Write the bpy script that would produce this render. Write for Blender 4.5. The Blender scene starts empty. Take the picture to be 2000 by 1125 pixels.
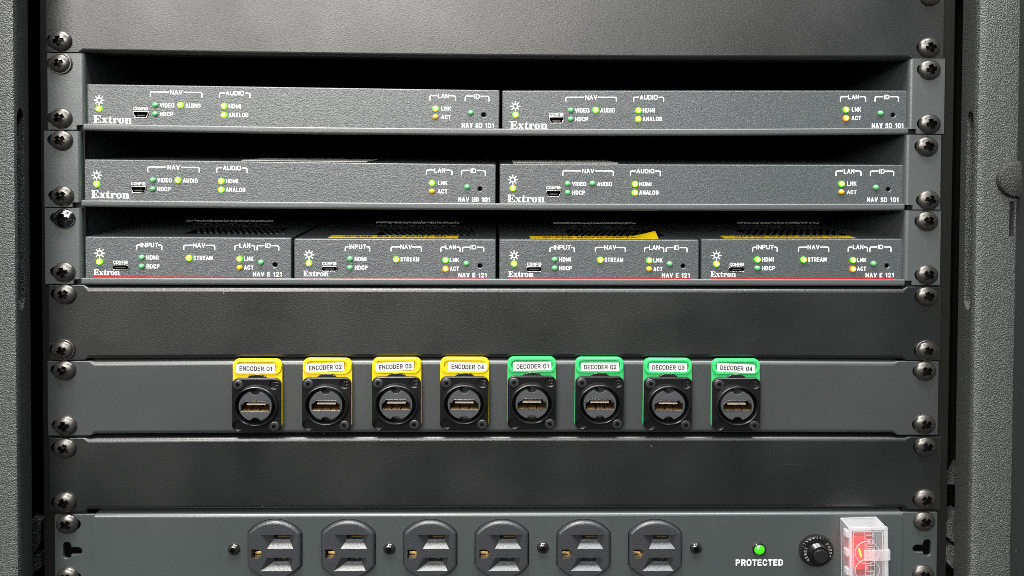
import bpy, bmesh, math, random
from mathutils import Vector, Matrix
random.seed(7)
C = bpy.context.scene.collection
SC = bpy.context.scene
MM = 0.001
S = 0.92445            # the rack unit's height on this rack, relative to its width
R = math.radians

# ------------------------------------------------------------------ camera
F = 1550.0
CX, CZ, CD = -0.999, -43.675, 425.36
PITCH, YAW, ROLL = 0.021907, 0.015625, -0.004572
PPX, PPY = 996.32, 301.69
_cy, _sy, _cp, _sp, _cr, _sr = math.cos(YAW), math.sin(YAW), math.cos(PITCH), math.sin(PITCH), math.cos(ROLL), math.sin(ROLL)
FW = Vector((_sy*_cp, _cy*_cp, -_sp)); RT0 = Vector((_cy, -_sy, 0)); DN0 = FW.cross(RT0)
RT = RT0*_cr + DN0*_sr; DN = RT0*(-_sr) + DN0*_cr
cd = bpy.data.cameras.new('camera'); cam = bpy.data.objects.new('camera', cd); C.objects.link(cam)
m = Matrix.Identity(4)
for i in range(3):
    m[i][0] = RT[i]; m[i][1] = -DN[i]; m[i][2] = -FW[i]
m[0][3] = CX*MM; m[1][3] = -CD*MM; m[2][3] = CZ*MM
cam.matrix_world = m
cd.sensor_width = 36; cd.sensor_fit = 'HORIZONTAL'; cd.lens = F/2000*36
cd.shift_x = (1000-PPX)/2000; cd.shift_y = (PPY-562.5)/2000
cd.clip_start = 0.01; cd.clip_end = 20
SC.camera = cam

def P(px, py, y=0.0):
    """point of the plane at depth y (mm) seen at this place of the photograph -> x, z (mm)"""
    d = FW*F + RT*(px-PPX) + DN*(py-PPY)
    t = (y+CD)/d.y
    return CX + t*d.x, (CZ + t*d.z)/S

# ------------------------------------------------------------------ light
SC.view_settings.view_transform = 'Standard'; SC.view_settings.look = 'None'
SC.cycles.filter_width = 0.9; SC.cycles.use_denoising = False; SC.cycles.use_adaptive_sampling = False; SC.cycles.sample_clamp_indirect = 1.5; SC.cycles.caustics_reflective = False
SC.view_settings.exposure = 0; SC.view_settings.gamma = 1
w = bpy.data.worlds.new('World'); SC.world = w; w.use_nodes = True
w.node_tree.nodes['Background'].inputs[0].default_value = (0.80, 0.92, 1.0, 1)
w.node_tree.nodes['Background'].inputs[1].default_value = 0.045

def area(name, loc, aim, sx, sy, power, col):
    l = bpy.data.lights.new(name, 'AREA'); l.shape = 'RECTANGLE'; l.size = sx; l.size_y = sy
    l.energy = power; l.color = col
    o = bpy.data.objects.new(name, l); C.objects.link(o); o.location = loc
    o.rotation_euler = (Vector(aim)-Vector(loc)).to_track_quat('-Z', 'Y').to_euler()
    return o
WARM = (1.0, 0.975, 0.93); COOL = (0.90, 0.97, 1.0)
for x, y, z, e, c in ((-0.35, -0.45, 1.50, 130, WARM), (0.60, -0.50, 1.50, 62, COOL), (-0.70, -1.70, 1.55, 60, WARM), (0.55, -1.90, 1.55, 24, COOL),
                      (-1.40, -3.20, 1.60, 120, WARM), (0.90, -3.40, 1.60, 30, COOL)):
    area('ceiling_lamp', (x, y, z), (x, y+0.001, 0), 0.60, 0.60, e*0.55, c)
area('sheen_fill', (-0.62, -2.15, 0.62), (-0.06, 0, 0), 2.0, 0.7, 60, (1.0, 0.965, 0.91))  # unseen broad lamp, added to give the upper panels their sheen

# ------------------------------------------------------------------ materials
def mat(name, col, rough=0.5, metal=0.0, grain=0.0, bump=0.0, dist=0.00012, var=0.0, smudge=0.0, coat=0.0, spec=0.5, emit=None, es=0.0, detail=2.0, stretch=None, dust=0.0):
    M = bpy.data.materials.new(name); M.use_nodes = True
    nt = M.node_tree; b = nt.nodes['Principled BSDF']
    b.inputs['Base Color'].default_value = (*col, 1); b.inputs['Roughness'].default_value = rough
    b.inputs['Metallic'].default_value = metal; b.inputs['Coat Weight'].default_value = coat
    b.inputs['Specular IOR Level'].default_value = spec
    if emit:
        b.inputs['Emission Color'].default_value = (*emit, 1); b.inputs['Emission Strength'].default_value = es
    L = nt.links.new
    geo = nt.nodes.new('ShaderNodeNewGeometry')
    if grain:
        n = nt.nodes.new('ShaderNodeTexNoise'); n.inputs['Scale'].default_value = grain; n.inputs['Detail'].default_value = detail
        src = geo.outputs['Position']
        if stretch:
            mp = nt.nodes.new('ShaderNodeMapping'); mp.inputs['Rotation'].default_value = (0, R(stretch[0]), 0)
            mp.inputs['Scale'].default_value = (1, 1, stretch[1]); L(src, mp.inputs['Vector']); src = mp.outputs['Vector']
        L(src, n.inputs['Vector'])
        if bump:
            bp = nt.nodes.new('ShaderNodeBump'); bp.inputs['Strength'].default_value = bump; bp.inputs['Distance'].default_value = dist
            L(n.outputs['Fac'], bp.inputs['Height']); L(bp.outputs['Normal'], b.inputs['Normal'])
        if var:
            r = nt.nodes.new('ShaderNodeMapRange'); r.inputs[1].default_value = 0.3; r.inputs[2].default_value = 0.7
            r.inputs[3].default_value = 1-var; r.inputs[4].default_value = 1+var
            L(n.outputs['Fac'], r.inputs[0])
            x = nt.nodes.new('ShaderNodeVectorMath'); x.operation = 'SCALE'; x.inputs[0].default_value = col
            L(r.outputs[0], x.inputs['Scale']); L(x.outputs[0], b.inputs['Base Color'])
    if dust:
        vo = nt.nodes.new('ShaderNodeTexVoronoi'); vo.inputs['Scale'].default_value = 95; L(geo.outputs['Position'], vo.inputs['Vector'])
        lt = nt.nodes.new('ShaderNodeMath'); lt.operation = 'LESS_THAN'; lt.inputs[1].default_value = 0.045; L(vo.outputs['Distance'], lt.inputs[0])
        sp = nt.nodes.new('ShaderNodeSeparateColor'); L(vo.outputs['Color'], sp.inputs[0])
        gt = nt.nodes.new('ShaderNodeMath'); gt.operation = 'GREATER_THAN'; gt.inputs[1].default_value = 0.85; L(sp.outputs[0], gt.inputs[0])
        ml = nt.nodes.new('ShaderNodeMath'); ml.operation = 'MULTIPLY'; L(lt.outputs[0], ml.inputs[0]); L(gt.outputs[0], ml.inputs[1])
        m2 = nt.nodes.new('ShaderNodeMath'); m2.operation = 'MULTIPLY'; m2.inputs[1].default_value = dust; L(ml.outputs[0], m2.inputs[0])
        # long faint rubbing marks
        ms = nt.nodes.new('ShaderNodeMapping'); ms.inputs['Rotation'].default_value = (0, R(24), 0); ms.inputs['Scale'].default_value = (14, 14, 420); L(geo.outputs['Position'], ms.inputs[0])
        ns = nt.nodes.new('ShaderNodeTexNoise'); ns.inputs['Scale'].default_value = 1.0; ns.inputs['Detail'].default_value = 3; L(ms.outputs[0], ns.inputs['Vector'])
        rs = nt.nodes.new('ShaderNodeMapRange'); rs.inputs[1].default_value = 0.70; rs.inputs[2].default_value = 0.80; rs.inputs[4].default_value = 0.10*dust; L(ns.outputs['Fac'], rs.inputs[0])
        ad = nt.nodes.new('ShaderNodeMath'); ad.operation = 'MAXIMUM'; L(m2.outputs[0], ad.inputs[0]); L(rs.outputs[0], ad.inputs[1])
        mx = nt.nodes.new('ShaderNodeMix'); mx.data_type = 'RGBA'; L(ad.outputs[0], mx.inputs['Factor']); mx.inputs['B'].default_value = (0.16, 0.16, 0.15, 1); mx.inputs['A'].default_value = (*col, 1)
        for lk in list(b.inputs['Base Color'].links): L(lk.from_socket, mx.inputs['A'])
        L(mx.outputs['Result'], b.inputs['Base Color'])
    if smudge:
        n2 = nt.nodes.new('ShaderNodeTexNoise'); n2.inputs['Scale'].default_value = 18; n2.inputs['Detail'].default_value = 5
        L(geo.outputs['Position'], n2.inputs['Vector'])
        r2 = nt.nodes.new('ShaderNodeMapRange'); r2.inputs[1].default_value = 0.3; r2.inputs[2].default_value = 0.7
        r2.inputs[3].default_value = rough-smudge; r2.inputs[4].default_value = rough+smudge
        L(n2.outputs['Fac'], r2.inputs[0]); L(r2.outputs[0], b.inputs['Roughness'])
    return M

M_shelf = mat('grey powder coat', (0.060, 0.068, 0.069), 0.40, grain=1100, bump=0.55, dist=0.00012, var=0.10, smudge=0.05, spec=0.85, dust=0.5)
M_dev = mat('charcoal hammered coat', (0.052, 0.060, 0.064), 0.38, grain=1450, bump=0.9, dist=0.00021, var=0.16, smudge=0.03, spec=0.9, stretch=(35, 1.4))
M_blank = mat('black satin coat', (0.0050, 0.0062, 0.0060), 0.40, grain=900, bump=0.6, dist=0.00013, var=0.10, smudge=0.06, spec=0.85, stretch=(35, 1.7), dust=0.7)
M_patch = mat('dark grey coat', (0.033, 0.0375, 0.037), 0.40, grain=1100, bump=0.4, dist=0.0001, var=0.08, smudge=0.05, spec=0.85, dust=0.6)
M_pdu = mat('slate grey paint', (0.040, 0.0485, 0.048), 0.38, grain=1500, bump=0.25, dist=0.00008, var=0.06, smudge=0.05, spec=0.85, dust=0.6)
M_case = mat('pebbled case plastic', (0.040, 0.044, 0.042), 0.44, grain=1350, bump=1.0, dist=0.0010, var=0.35, spec=0.8, stretch=(35, 1.25))
M_rim = mat('smooth case plastic', (0.018, 0.021, 0.021), 0.5, grain=700, bump=0.5, dist=0.0003, var=0.15, stretch=(70, 2.0), dust=0.6)
M_rail = mat('black rail steel', (0.006, 0.0064, 0.0055), 0.6, spec=0.25, dust=0.4)
M_dark = mat('dark interior', (0.006, 0.006, 0.006), 0.8, spec=0.1)
M_screw = mat('blackened screw steel', (0.108, 0.102, 0.095), 0.34, 0.85, grain=900, bump=0.12, dist=0.00006, var=0.25, smudge=0.08)
M_recess = mat('shaded recess steel', (0.03, 0.03, 0.03), 0.22, 0.9)  # darker steel, shade of the cross recess put into its colour
M_shiny = mat('polished black screw', (0.35, 0.35, 0.36), 0.13, 1.0, grain=300, bump=0.08)
M_holeshade = mat('hole shade black', (0.002, 0.002, 0.002), 0.9, spec=0.0)  # flat black, paints the shade inside holes, ports and vents
M_print = mat('white print', (0.68, 0.69, 0.69), 0.5)
M_redprint = mat('red print', (0.38, 0.006, 0.014), 0.6, spec=0.2)
M_cardlit = mat('lit card edge', (0.55, 0.54, 0.50), 0.6)  # pale colour paints the light caught by the top labels' front edge
M_boss = mat('shaded pebbled plastic', (0.018, 0.020, 0.020), 0.5, grain=1350, bump=1.0, dist=0.0009, var=0.3)  # case plastic darkened in colour for the shade on the boss
M_ledg = mat('unlit green lamp', (0.10, 0.36, 0.14), 0.22, coat=0.5)
M_leda = mat('unlit amber lamp', (0.62, 0.40, 0.02), 0.25, coat=0.4)
M_metal = mat('bright metal', (0.72, 0.70, 0.66), 0.25, 1.0)
M_shellm = mat('dull shell metal', (0.30, 0.29, 0.28), 0.32, 1.0)
M_bronze = mat('bronze shell', (0.50, 0.32, 0.14), 0.35, 1.0, grain=500, var=0.3)
M_gold = mat('brass contact', (0.78, 0.52, 0.20), 0.30, 1.0, grain=400, var=0.2)
M_yellow = mat('yellow plastic', (0.70, 0.50, 0.006), 0.38, grain=900, bump=0.05)
M_green = mat('green plastic', (0.036, 0.43, 0.125), 0.38, grain=900, bump=0.05)
M_paper = mat('white label', (0.54, 0.54, 0.52), 0.6, grain=500, bump=0.05)
M_ink = mat('black ink', (0.012, 0.012, 0.014), 0.6)
M_black = mat('black moulded plastic', (0.007, 0.007, 0.0075), 0.22, grain=900, bump=0.10, smudge=0.08)
M_insert = mat('grey moulded insert', (0.046, 0.049, 0.053), 0.42, grain=1500, bump=0.2, var=0.08)
M_outlet = mat('textured outlet plastic', (0.024, 0.0262, 0.029), 0.40, grain=1100, bump=0.7, dist=0.0002, var=0.12, spec=0.8)
M_gloss = mat('glossy black plastic', (0.012, 0.012, 0.012), 0.14, coat=0.6)
M_cardshade = mat('shaded card top', (0.008, 0.008, 0.008), 0.35)  # near-black paints the shade lying over the top labels
M_sticker = mat('yellow tape', (0.88, 0.62, 0.006), 0.4)
M_cable = mat('blue cable jacket', (0.05, 0.12, 0.55), 0.4)

def led_mat(name, c0, c1, c2, es):
    M = bpy.data.materials.new(name); M.use_nodes = True; nt = M.node_tree; b = nt.nodes['Principled BSDF']; L = nt.links.new
    tc = nt.nodes.new('ShaderNodeTexCoord'); mp = nt.nodes.new('ShaderNodeMapping')
    mp.inputs['Scale'].default_value = (1, 0, 1/S); L(tc.outputs['Object'], mp.inputs[0])
    ln = nt.nodes.new('ShaderNodeVectorMath'); ln.operation = 'LENGTH'; L(mp.outputs[0], ln.inputs[0])
    mu = nt.nodes.new('ShaderNodeMath'); mu.operation = 'MULTIPLY'; mu.inputs[1].default_value = 1/0.00170; L(ln.outputs['Value'], mu.inputs[0])
    rp = nt.nodes.new('ShaderNodeValToRGB'); e = rp.color_ramp.elements
    e[0].position = 0.26; e[0].color = (*c0, 1); e[1].position = 0.88; e[1].color = (*c2, 1)
    k = e.new(0.52); k.color = (*c1, 1)
    L(mu.outputs[0], rp.inputs[0]); L(rp.outputs[0], b.inputs['Emission Color']); b.inputs['Emission Strength'].default_value = es
    b.inputs['Base Color'].default_value = (*[v*0.3 for v in c1], 1); b.inputs['Roughness'].default_value = 0.2
    return M
M_lit = led_mat('lit green lamp', (0.9, 1.0, 0.16), (0.42, 0.70, 0.008), (0.018, 0.20, 0.003), 14)
M_litg = led_mat('lit pure green lamp', (0.8, 1.0, 0.16), (0.20, 0.62, 0.008), (0.008, 0.18, 0.003), 14)
M_lita = led_mat('lit amber lamp', (1.0, 0.70, 0.10), (0.60, 0.16, 0.003), (0.30, 0.03, 0.002), 14)

def clear_mat(name, fac, tint=(1, 1, 1)):
    M = bpy.data.materials.new(name); M.use_nodes = True; nt = M.node_tree; L = nt.links.new
    nt.nodes.remove(nt.nodes['Principled BSDF']); out = nt.nodes['Material Output']
    t = nt.nodes.new('ShaderNodeBsdfTransparent'); t.inputs[0].default_value = (*tint, 1)
    p = nt.nodes.new('ShaderNodeBsdfPrincipled'); p.inputs['Base Color'].default_value = (0.80, 0.81, 0.84, 1); p.inputs['Roughness'].default_value = 0.22
    tr = nt.nodes.new('ShaderNodeBsdfTranslucent'); tr.inputs[0].default_value = (0.85, 0.85, 0.87, 1)
    a = nt.nodes.new('ShaderNodeMixShader'); a.inputs[0].default_value = 0.5; L(p.outputs[0], a.inputs[1]); L(tr.outputs[0], a.inputs[2])
    x = nt.nodes.new('ShaderNodeMixShader'); x.inputs[0].default_value = fac; L(t.outputs[0], x.inputs[1]); L(a.outputs[0], x.inputs[2])
    L(x.outputs[0], out.inputs['Surface'])
    return M
M_clear = clear_mat('clear plastic', 0.34)
M_cleardoor = clear_mat('clear door plastic', 0.09)
M_clearedge = clear_mat('frosted clear plastic', 0.50)
M_red = mat('red lit rocker', (0.35, 0.01, 0.008), 0.35, emit=(1.0, 0.010, 0.012), es=4.0)
def neon_falloff(M):      # the neon lamp behind the red window is brightest where its glass sits
    nt = M.node_tree; L = nt.links.new; b = nt.nodes['Principled BSDF']
    tc = nt.nodes.new('ShaderNodeTexCoord'); mp = nt.nodes.new('ShaderNodeMapping'); mp.inputs['Location'].default_value = (-0.0064, 0.0065, 0.0160*S); L(tc.outputs['Object'], mp.inputs[0])
    ln = nt.nodes.new('ShaderNodeVectorMath'); ln.operation = 'LENGTH'; L(mp.outputs[0], ln.inputs[0])
    mr = nt.nodes.new('ShaderNodeMapRange'); mr.interpolation_type = 'SMOOTHSTEP'; mr.inputs[1].default_value = 0.001; mr.inputs[2].default_value = 0.0105; mr.inputs[3].default_value = 4.5; mr.inputs[4].default_value = 0.22
    L(ln.outputs['Value'], mr.inputs[0]); L(mr.outputs[0], b.inputs['Emission Strength'])
neon_falloff(M_red)
M_orange = mat('neon glow element', (0.8, 0.2, 0.02), 0.3, emit=(1.0, 0.16, 0.005), es=5.0)

# ------------------------------------------------------------------ mesh helpers (mm, z gets the rack's height factor)
def tag(o, label=None, cat=None, group=None, kind=None):
    if label: o['label'] = label
    if cat: o['category'] = cat
    if group: o['group'] = group
    if kind: o['kind'] = kind
    return o

def thing(name, x, y, z, label, cat, group=None, tilt=0.0):
    o = bpy.data.objects.new(name, None); C.objects.link(o)
    o.location = (x*MM, y*MM, z*S*MM); o.rotation_euler = (0, -tilt, 0); o.empty_display_size = 0.01
    return tag(o, label, cat, group)

class MB:
    def __init__(s): s.v = []; s.f = []
    def add(s, v, f):
        n = len(s.v); s.v += [tuple(p) for p in v]; s.f += [tuple(i+n for i in q) for q in f]; return s
    def bm(s, b):
        b.verts.ensure_lookup_table(); b.verts.index_update()
        s.add([v.co[:] for v in b.verts], [[v.index for v in q.verts] for q in b.faces]); b.free(); return s
    def box(s, x0, x1, y0, y1, z0, z1, bev=0.0, seg=2):
        b = bmesh.new(); bmesh.ops.create_cube(b, size=1)
        for v in b.verts:
            v.co = ((x0+x1)/2+v.co.x*(x1-x0), (y0+y1)/2+v.co.y*(y1-y0), (z0+z1)/2+v.co.z*(z1-z0))
        if bev: bmesh.ops.bevel(b, geom=b.edges[:], offset=bev, segments=seg, affect='EDGES', profile=0.5)
        return s.bm(b)
    def loft(s, rings, cap=True):
        n = len(rings[0]); v = [p for r in rings for p in r]; f = []
        for i in range(len(rings)-1):
            for j in range(n):
                k = (j+1) % n; f.append((i*n+j, i*n+k, (i+1)*n+k, (i+1)*n+j))
        if cap: f.append(tuple(range(n))[::-1]); f.append(tuple((len(rings)-1)*n+j for j in range(n)))
        return s.add(v, f)
    def rev(s, prof, cx=0, cz=0, n=40, cap=True):
        """profile [(radius, y)] turned about the y axis"""
        return s.loft([[(cx+r*math.cos(2*math.pi*j/n), y, cz+r*math.sin(2*math.pi*j/n)) for j in range(n)] for r, y in prof], cap)
    def prismz(s, poly, z0, z1):
        return s.loft([[(x, y, z0) for x, y in poly], [(x, y, z1) for x, y in poly]])
    def prismy(s, poly, y0, y1):
        return s.loft([[(x, y0, z) for x, z in poly], [(x, y1, z) for x, z in poly]])
    def tube(s, pts, r, n=8):
        rings = []
        for i, p in enumerate(pts):
            a = Vector(pts[max(i-1, 0)]); b = Vector(pts[min(i+1, len(pts)-1)]); t = (b-a).normalized()
            u = t.cross(Vector((0, 0, 1)) if abs(t.z) < .9 else Vector((1, 0, 0))).normalized(); w_ = t.cross(u)
            rings.append([tuple(Vector(p)+u*r*math.cos(2*math.pi*j/n)+w_*r*math.sin(2*math.pi*j/n)) for j in range(n)])
        return s.loft(rings)
    def plate(s, loops, y0, y1, bev=0.0, res=2):
        """outline + holes in x,z ; from front y0 to back y1 (y0<y1)"""
        cu = bpy.data.curves.new('tmp', 'CURVE'); cu.dimensions = '2D'; cu.fill_mode = 'BOTH'
        for lp in loops:
            sp = cu.splines.new('POLY'); sp.points.add(len(lp)-1); sp.use_cyclic_u = True
            for q, (x, z) in zip(sp.points, lp): q.co = (x, z, 0, 1)
        cu.extrude = (y1-y0)/2-bev; cu.bevel_depth = bev; cu.bevel_resolution = res; cu.offset = -bev
        o = bpy.data.objects.new('tmp', cu); me = o.to_mesh()
        ym = (y0+y1)/2
        s.add([(v.co.x, ym-v.co.z, v.co.y) for v in me.vertices], [list(q.vertices) for q in me.polygons])
        o.to_mesh_clear(); bpy.data.objects.remove(o); bpy.data.curves.remove(cu)
        return s
    def move(s, dx=0, dy=0, dz=0, rot=0):
        c, n = math.cos(rot), math.sin(rot)
        s.v = [(x*c-z*n+dx, y+dy, x*n+z*c+dz) for x, y, z in s.v]; return s
    def warp(s, fn): s.v = [fn(*p) for p in s.v]; return s
    def mesh(s, name, mats, ang=35):
        me = bpy.data.meshes.new(name)
        me.from_pydata([(x*MM, y*MM, z*S*MM) for x, y, z in s.v], [], s.f)
        b = bmesh.new(); b.from_mesh(me); bmesh.ops.remove_doubles(b, verts=b.verts, dist=1e-7)
        bmesh.ops.recalc_face_normals(b, faces=b.faces); b.to_mesh(me); b.free()
        for q in (mats if isinstance(mats, (list, tuple)) else [mats]): me.materials.append(q)
        me.polygons.foreach_set('use_smooth', [True]*len(me.polygons)); me.set_sharp_from_angle(angle=R(ang))
        return me
    def build(s, name, mats, parent=None, loc=(0, 0, 0), ang=35): return put(name, s.mesh(name, mats, ang), parent, loc)

def put(name, me, parent=None, loc=(0, 0, 0)):
    o = bpy.data.objects.new(name, me); C.objects.link(o); o.parent = parent
    o.location = (loc[0]*MM, loc[1]*MM, loc[2]*S*MM)
    if len(me.polygons) > 24 and name != 'caption':
        md = o.modifiers.new('even shading', 'WEIGHTED_NORMAL'); md.keep_sharp = True; md.weight = 90
    return o

def carve(me, cutters, keep_mat=True):
    """boolean difference of a mesh and several MB cutters -> new mesh"""
    o = bpy.data.objects.new('tmp', me); C.objects.link(o); tmp = [o]
    for c in cutters:
        k = bpy.data.objects.new('tmpc', c.mesh('tmpc', getattr(c, 'mt', None) or me.materials[0])); C.objects.link(k); tmp.append(k)
        md = o.modifiers.new('b', 'BOOLEAN'); md.operation = 'DIFFERENCE'; md.object = k; md.solver = 'EXACT'; md.material_mode = 'TRANSFER'
    dg = bpy.context.evaluated_depsgraph_get(); r = bpy.data.meshes.new_from_object(o.evaluated_get(dg))
    r.name = me.name
    for q in tmp: bpy.data.objects.remove(q)
    r.polygons.foreach_set('use_smooth', [True]*len(r.polygons)); r.set_sharp_from_angle(angle=R(35))
    return r

def rrect(x0, x1, z0, z1, r, n=6):
    p = []
    for cx, cz, a in ((x1-r, z1-r, 0), (x0+r, z1-r, 90), (x0+r, z0+r, 180), (x1-r, z0+r, 270)):
        for i in range(n+1):
            t = R(a+90*i/n); p.append((cx+r*math.cos(t), cz+r*math.sin(t)))
    return p
def circ(cx, cz, r, n=32, rz=None): return [(cx+r*math.cos(2*math.pi*i/n), cz+(rz or r)*math.sin(2*math.pi*i/n)) for i in range(n)]
def rect(x0, x1, z0, z1): return [(x0, z0), (x1, z0), (x1, z1), (x0, z1)]

# ------------------------------------------------------------------ lettering
O_ = [(.26,0),(.08,.07),(0,.24),(0,.76),(.08,.93),(.26,1),(.74,1),(.92,.93),(1,.76),(1,.24),(.92,.07),(.74,0),(.26,0)]
P_ = [(.12,1),(.72,1),(.93,.93),(1,.80),(1,.66),(.93,.53),(.72,.46),(.12,.46)]
ST = [(0,0),(0,1)]
GL = {'A': (1.1, [[(.02,0),(.47,1)], [(.98,0),(.53,1)], [(.28,.33),(.72,.33)]]), 'C': (1, [[(1,.78),(.9,.94),(.72,1),(.28,1),(.08,.92),(0,.74),(0,.26),(.08,.08),(.28,0),(.72,0),(.9,.06),(1,.22)]]),
 'D': (1, [[(0,0),(0,1),(.6,1),(.88,.9),(1,.7),(1,.3),(.88,.1),(.6,0),(0,0)]]), 'E': (.86, [[(1,1),(0,1),(0,0),(1,0)], [(.15,.52),(.88,.52)]]), 'F': (.82, [[(1,1),(0,1),(0,0)], [(.15,.5),(.85,.5)]]),
 'G': (1.05, [[(1,.72),(.93,.92),(.74,1),(.26,1),(.08,.93),(0,.76),(0,.24),(.08,.07),(.26,0),(.74,0),(1,.16),(1,.48),(.58,.48)]]), 'H': (1, [[(0,0),(0,1)], [(1,0),(1,1)], [(.15,.5),(.85,.5)]]),
 'I': (0, [[(.5,0),(.5,1)]]), 'K': (1, [[(0,0),(0,1)], [(1,1),(.05,.40)], [(.34,.58),(1,0)]]), 'L': (.8, [[(0,1),(0,0),(1,0)]]), 'M': (1.3, [[(0,0),(0,1)], [(1,0),(1,1)], [(.06,.95),(.5,.12)], [(.94,.95),(.5,.12)]]),
 'N': (1.05, [[(0,0),(0,1)], [(1,0),(1,1)], [(.06,.93),(.94,.07)]]), 'O': (1.08, [O_]), 'P': (.95, [ST, P_]), 'R': (1, [ST, P_, [(.55,.44),(1,0)]]),
 'S': (.95, [[(1,.84),(.88,.96),(.70,1),(.28,1),(.06,.92),(0,.77),(.08,.62),(.28,.55),(.74,.45),(.94,.38),(1,.23),(.93,.08),(.72,0),(.28,0),(.1,.04),(0,.16)]]),
 'T': (.9, [[(0,1),(1,1)], [(.5,1),(.5,0)]]), 'U': (1, [[(0,1),(0,.24),(.08,.07),(.26,0),(.74,0),(.92,.07),(1,.24),(1,1)]]), 'V': (1.05, [[(.02,1),(.48,0)], [(.98,1),(.52,0)]]),
 '0': (1, [O_]), '1': (.6, [[(.8,0),(.8,1)], [(.1,.76),(.7,.95)]]), '2': (.9, [[(0,.74),(.07,.92),(.28,1),(.72,1),(.94,.92),(1,.76),(.9,.56),(.08,.06)], [(.0,0),(1,0)]]),
 '3': (.9, [[(0,.82),(.1,.95),(.3,1),(.7,1),(.93,.93),(1,.76),(.9,.6),(.66,.53),(.36,.53)], [(.66,.53),(.93,.44),(1,.26),(.93,.08),(.7,0),(.3,0),(.08,.06),(0,.2)]]),
 '4': (1, [[(.74,0),(.74,1)], [(.66,.94),(.06,.34)], [(0,.26),(1,.26)]]), '5': (.9, [[(.95,1),(.12,1),(.04,.5),(.3,.62),(.72,.62),(.94,.52),(1,.32),(.93,.1),(.72,0),(.28,0),(0,.16)]]), ' ': (.3, [])}
def word(s, w, h, t=None):
    """flat print of a word in a plain sans face, w x h mm, strokes t mm wide, centred"""
    t = t or h*0.18; b = MB(); gap = max(t*0.72, h*0.09); n = len(s)
    fixed = t*n+gap*(n-1); tot = sum(GL[c][0] for c in s); u = (w-fixed)/max(tot, .01) if tot else 0
    x = -w/2; lay = 0
    for c in s:
        cw = GL[c][0]*u
        for st in GL[c][1]:
            pts = [Vector((x+t/2+(p[0]*cw if cw else 0), -h/2+t/2+p[1]*(h-t))) for p in st]
            closed = (pts[0]-pts[-1]).length < 1e-6
            if closed: pts = pts[:-1]
            m_ = len(pts); L, Rr = [], []
            for i, p in enumerate(pts):
                a = pts[i-1] if (i or closed) else None; e = pts[(i+1) % m_] if (i < m_-1 or closed) else None
                d1 = (p-a).normalized() if a is not None else None; d2 = (e-p).normalized() if e is not None else None
                if d1 is None: p = p-d2*t*0.5; nn = Vector((-d2.y, d2.x)); k = 1
                elif d2 is None: p = p+d1*t*0.5; nn = Vector((-d1.y, d1.x)); k = 1
                else:
                    nn = Vector((-(d1+d2).y, (d1+d2).x)).normalized(); k = min(1/max(nn.dot(Vector((-d1.y, d1.x))), .2), 1.7)
                L.append(p+nn*k*t/2); Rr.append(p-nn*k*t/2)
            yy = -0.02*(lay % 4); lay += 1
            q = m_ if closed else m_-1
            b.add([(v.x, yy, v.y) for v in L+Rr], [(i, (i+1) % m_, m_+(i+1) % m_, m_+i) for i in range(q)])
        x += cw+t+gap
    return b

GLYPH = [
 (0.86, [[(0,0),(.78,0),(.84,.32),(.76,.32),(.64,.08),(.38,.08),(.38,.46),(.5,.46),(.56,.34),(.62,.34),(.62,.68),(.56,.68),(.5,.55),(.38,.55),(.38,.92),(.62,.92),(.72,.72),(.8,.72),(.76,1),(0,1),(0,.93),(.12,.93),(.12,.07),(0,.07)]]),
 (0.70, [[(0,.7),(.34,.7),(.34,.63),(.29,.63),(.38,.48),(.47,.63),(.42,.63),(.42,.7),(.66,.7),(.66,.63),(.58,.63),(.44,.41),(.62,.07),(.68,.07),(.68,0),(.34,0),(.34,.07),(.39,.07),(.3,.25),(.19,.07),(.25,.07),(.25,0),(0,0),(0,.07),(.08,.07),(.25,.34),(.07,.63),(0,.63)]]),
 (0.49, [[(0,.63),(.1,.7),(.24,.95),(.3,.95),(.3,.7),(.44,.7),(.44,.63),(.3,.63),(.3,.15),(.34,.08),(.4,.1),(.46,.18),(.46,.08),(.36,-.01),(.2,-.01),(.1,.08),(.1,.63)]]),
 (0.62, [[(0,0),(.42,0),(.42,.07),(.32,.07),(.32,.4),(.37,.55),(.44,.58),(.44,.46),(.6,.46),(.6,.66),(.52,.71),(.42,.7),(.32,.58),(.32,.7),(0,.7),(0,.63),(.1,.63),(.1,.07),(0,.07)]]),
 (0.66, [circ(.31,.345,.31,24,.36), circ(.31,.345,.10,20,.27)]),
 (0.78, [[(0,0),(.38,0),(.38,.07),(.3,.07),(.3,.45),(.36,.57),(.44,.57),(.46,.5),(.46,.07),(.4,.07),(.4,0),(.76,0),(.76,.07),(.68,.07),(.68,.55),(.6,.69),(.46,.71),(.3,.6),(.3,.7),(0,.7),(0,.63),(.1,.63),(.1,.07),(0,.07)]]),
]
def brand(w, h):
    b = MB(); x = 0
    for adv, lps in GLYPH:
        b.plate([[((x+px)/4.1*w, pz*h) for px, pz in lp] for lp in lps], -0.02, 0.02); x += adv
    return b

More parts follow.
